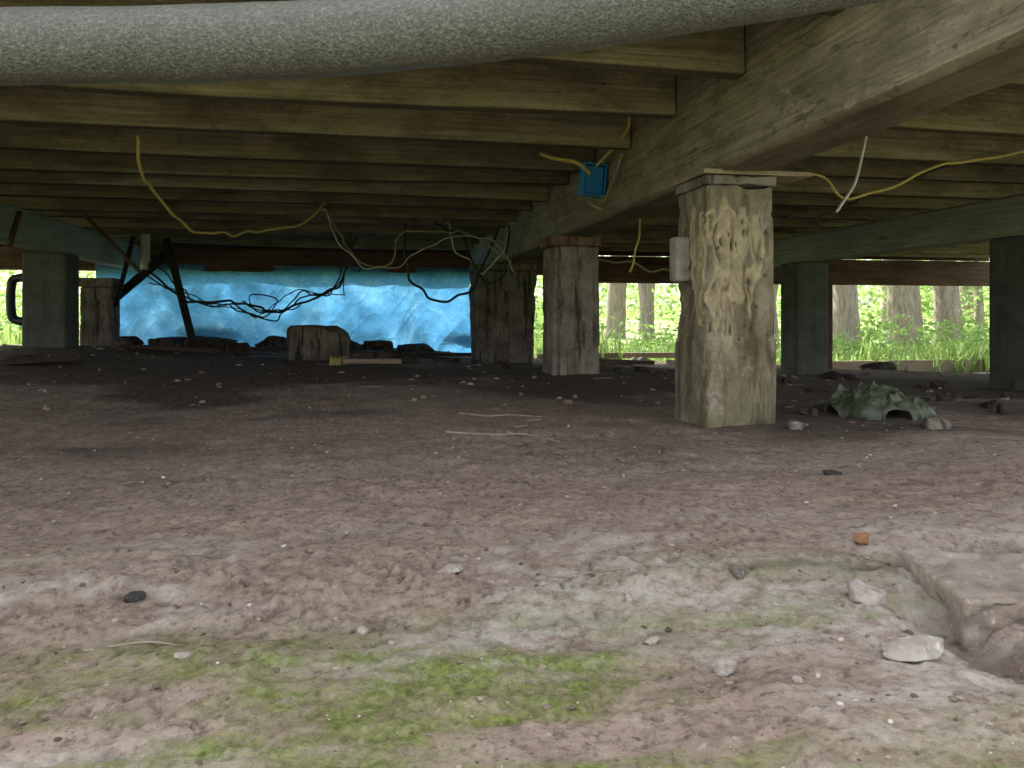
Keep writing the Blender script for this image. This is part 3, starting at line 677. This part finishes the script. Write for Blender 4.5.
def gravel_mat(name, hi):
    m = M(name); geo = m.n('ShaderNodeNewGeometry')
    m.col(m.ramp(geo.outputs['Random Per Island'], [(0, (.09, .068, .05)), (.5, (.25, .195, .15)), (.9, (.36, .30, .245)), (.99, hi)])); m.rough(.95); m.spec(.15); return m.m
Vp, Fp = pebbles(5200, lambda r_, n: r_.uniform(-1.2, 1.9, n), lambda r_, n: .5+1.9*r_.rand(n)**1.6, .002, .010, 3)
o = obj_from('gravel', mesh_from('gravel', Vp, Fp, gravel_mat('gravel', (.56, .51, .46)), False)); top(o, "scattered small stone chips and clods on the mud", "gravel", kind="stuff")
Vp, Fp = pebbles(1300, lambda r_, n: r_.uniform(-3, 6, n), lambda r_, n: 2.2+6*r_.rand(n), .006, .024, 4)
o = obj_from('rubble', mesh_from('rubble', Vp, Fp, gravel_mat('rubble', (.26, .21, .17)), False)); top(o, "scattered rubble and crumbs over the dirt", "rubble", kind="stuff")

# ---------------------------------------------------------------- outside
def leaf_mat(name, dk, md, lt, trans=.5):
    m = M(name); n_ = m.attr('tint')
    c = m.ramp(n_, [(0, dk), (.5, md), (1, lt)])
    c2 = m.mix(m.ramp(m.noise(m.map((1, 1, 1)), .8, 3, .5), [(.35, 0), (.65, .5)]), c, dk)
    m.col(c2); m.rough(.6); m.spec(.2)
    tr = m.n('ShaderNodeBsdfTranslucent'); m.l(m.mix(.5, c2, (.34, .46, .12)), tr.inputs[0]); mx = m.n('ShaderNodeMixShader'); mx.inputs[0].default_value = trans
    m.l(m.b.outputs[0], mx.inputs[1]); m.l(tr.outputs[0], mx.inputs[2]); m.l(mx.outputs[0], m.out.inputs[0]); return m.m
L1 = leaf_mat('foliage', (.09, .17, .05), (.16, .29, .08), (.28, .43, .14))
bk = M('bark'); v = bk.map((5, 5, .8)); n_ = bk.noise(v, 4, 7, .7, .5)
bk.col(bk.ramp(n_, [(.3, (.11, .092, .072)), (.5, (.24, .205, .16)), (.72, (.38, .33, .265))])); bk.rough(.95); bk.bump(n_, .9, .03)
def tree_meshes(seed, r0, H):
    rs = np.random.RandomState(seed)
    P = [(0, 0, -.3), (.05, 0, 1), (.1*rs.normal(), .1*rs.normal(), 3), (.3*rs.normal(), .3*rs.normal(), 6), (.5*rs.normal(), .5*rs.normal(), H)]
    t = tube_mesh('trunk', P, r0, bk.m, 20, 10, r0*.12, 3, rr=[r0*1.25, r0, r0*.85, r0*.6, r0*.15])
    bm = bmesh.new(); bm.from_mesh(t); cs = []
    for i in range(9):
        z = H*(.42+.055*i); a = rs.rand()*6.28; L = (H-z)*.45+1.2
        b = np.array((0, 0, z)); e = b+np.array((math.cos(a)*L, math.sin(a)*L, L*.6))
        lm = tube_mesh('limb', [b, (b+e)/2+rs.normal(size=3)*.15, e], .08, bk.m, 7, 4, rr=[r0*.35, r0*.2, .02]); bm.from_mesh(lm); bpy.data.meshes.remove(lm)
        for t_ in (.45, .7, .9, 1.05): cs.append(b+(e-b)*t_+rs.normal(size=3)*.4)
    bm.to_mesh(t); bm.free()
    cs.append(np.array((0, 0, H))); cs = np.array(cs)
    C = cs[rs.randint(0, len(cs), 3000)]+rs.normal(size=(3000, 3))*np.array((.5, .5, .35))
    return t, leaves_mesh('crown', C, rs.uniform(.14, .28, 3000), L1, seed)
TV = [tree_meshes(1, .25, 12), tree_meshes(2, .36, 14), tree_meshes(3, .12, 9)]
for (x, y, k, sc, lean) in ((9.75, 14.4, 0, 1, -.10), (12.3, 16.0, 1, 1, -.05), (13.4, 15.8, 0, 1.1, .03), (6.1, 16.1, 2, 1.1, .05), (6.3, 19.2, 0, 1, 0), (-5.0, 16.5, 0, 1, 0),
     (17.2, 19.2, 2, 1, 0), (17.4, 23.4, 0, 1, .02), (21.6, 24.7, 1, 1, 0), (4.8, 24, 1, 1, 0), (-3.5, 19, 1, 1, 0), (1, 22, 0, 1, 0), (13.4, 24, 2, 1, .05), (8.2, 22, 0, .9, -.02), (-13, 22, 1, 1, 0), (7.6, 13.5, 2, .9, .02)):
    e = obj_from('tree', None, (x, y, G(x, y)-.05), (0, lean, random.uniform(0, 6))); e.scale = (sc,)*3
    top(e, ("slim young forest tree" if k == 2 else "tall grey-barked forest tree")+" growing beyond the house", "tree", "forest trees behind the house")
    for nm, me in (('trunk', TV[k][0]), ('crown', TV[k][1])): obj_from(nm, me, parent=e)
def clumps(n, per, xr_, yr_, zfun, rad, seed, smul=1):
    rs = np.random.RandomState(seed)
    cy = yr_[0]+(yr_[1]-yr_[0])*rs.rand(n); cx = rs.uniform(xr_[0], xr_[1], n); cz = gh(cx, cy, False)+zfun(rs, n, cy)
    i = np.repeat(np.arange(n), per)
    C = np.stack([cx[i], cy[i], cz[i]], -1)+rs.normal(size=(n*per, 3))*rad*np.array((1, 1, .6))
    C[:, 2] = np.maximum(C[:, 2], gbase(C[:, 0], C[:, 1])+.03)
    return C, rs.uniform(.04, .12, n*per)*smul
C1, S1 = clumps(190, 60, (-10, 18), (10.5, 16), lambda r_, n, y: r_.rand(n)**2*.6, .22, 5, 1.4)
C2, S2 = clumps(240, 70, (-14, 30), (19, 32), lambda r_, n, y: r_.rand(n)**1.5*2.0, .6, 6, 2.5)
o = obj_from('undergrowth', leaves_mesh('undergrowth', np.vstack([C1, C2]), np.concatenate([S1, S2]), L1, 9)); top(o, "leafy green forest undergrowth behind the house", "undergrowth", kind="stuff")
C3, S3 = clumps(420, 80, (-35, 60), (38, 62), lambda r_, n, y: r_.rand(n)*8, 1.6, 16, 6)
L3 = leaf_mat('far_foliage', (.28, .38, .17), (.38, .49, .24), (.48, .58, .34))  # paler greens: distance haze put into the leaf colour
o = obj_from('distant_woodland', leaves_mesh('distant_woodland', C3, S3, L3, 19)); top(o, "pale green mass of distant woodland", "woodland", kind="stuff")
rs = np.random.RandomState(44); n = 8700
bx = np.concatenate([rs.uniform(1.5, 14, 6500), rs.uniform(-7, -2.5, 1500), rs.uniform(5.4, 8.4, 450), rs.uniform(1.9, 4.6, 250)])
by = 8.85+rs.rand(n)**1.4*5.5; by[8000:] = rs.uniform(8.45, 9.1, 700); bz = gh(bx, by, False)-.01
hh = rs.uniform(.14, .50, n)*np.clip(.6+1.1*fbm(bx*.9, by*.9, o=2, seed=3), .3, 1.4); hh[8000:] = rs.uniform(.14, .50, 700)*(.1+1.1*sstep(.0, .4, vn(bx[8000:]*2.2, by[8000:]*0, seed=12)))
a = rs.rand(n)*6.28; ww = rs.uniform(.006, .016, n); ln = rs.uniform(.2, .9, n)*hh
V = np.empty((n, 8, 3)); px, py = -np.sin(a), np.cos(a)
for k, (t, wd) in enumerate(((0, 1), (.4, 1), (.75, .7), (1, .08))):
    cx = bx+np.cos(a)*ln*t*t; cy = by+np.sin(a)*ln*t*t; cz = bz+hh*(t-.25*t*t*ln/hh)
    V[:, k*2] = np.stack([cx-px*ww*wd, cy-py*ww*wd, cz], -1); V[:, k*2+1] = np.stack([cx+px*ww*wd, cy+py*ww*wd, cz], -1)
b = (np.arange(n)*8)[:, None]
F = np.concatenate([b+np.array([[0, 1, 3, 2]]), b+np.array([[2, 3, 5, 4]]), b+np.array([[4, 5, 7, 6]])])
L2 = leaf_mat('grass', (.10, .18, .05), (.18, .31, .08), (.30, .44, .14))
me = mesh_from('grass', V.reshape(-1, 3), F, L2, False); attr(me, 'tint', np.repeat(rs.rand(n), 8))
top(obj_from('grass', me), "long green grass outside the rear openings", "grass", kind="stuff")

# ---------------------------------------------------------------- light
w = bpy.data.worlds.new("World"); scene.world = w; w.use_nodes = True; nt = w.node_tree
sky = nt.nodes.new('ShaderNodeTexSky'); sky.sky_type = 'NISHITA'; sky.sun_disc = False
el, az = math.radians(48), math.radians(-22)
sky.sun_elevation = el; sky.sun_rotation = az; sky.air_density = 1.0; sky.dust_density = 4.0
hs = nt.nodes.new('ShaderNodeHueSaturation'); hs.inputs['Saturation'].default_value = .18
nt.links.new(sky.outputs[0], hs.inputs['Color']); nt.links.new(hs.outputs[0], nt.nodes['Background'].inputs[0]); nt.nodes['Background'].inputs[1].default_value = .66
sd = Vector((math.sin(az)*math.cos(el), math.cos(az)*math.cos(el), math.sin(el)))
ld = bpy.data.lights.new('sun', 'SUN'); ld.energy = 18; ld.angle = math.radians(.5); ld.color = (1, .95, .86)
lo = bpy.data.objects.new('sun', ld); COL.objects.link(lo); lo.rotation_mode = 'QUATERNION'; lo.rotation_quaternion = (-sd).to_track_quat('-Z', 'Y'); lo.location = sd*30

# ---------------------------------------------------------------- camera
cd = bpy.data.cameras.new('camera'); cd.sensor_width = 36; cd.lens = 770*36/1024; cd.shift_y = -66/1024; cd.clip_start = .02; cd.clip_end = 500
co = bpy.data.objects.new('camera', cd); COL.objects.link(co); co.location = (0, 0, .35)
co.rotation_euler = (math.pi/2, 0, -math.atan2(.184, .983)); scene.camera = co
scene.view_settings.view_transform = 'Standard'; scene.view_settings.look = 'None'; scene.view_settings.exposure = 0
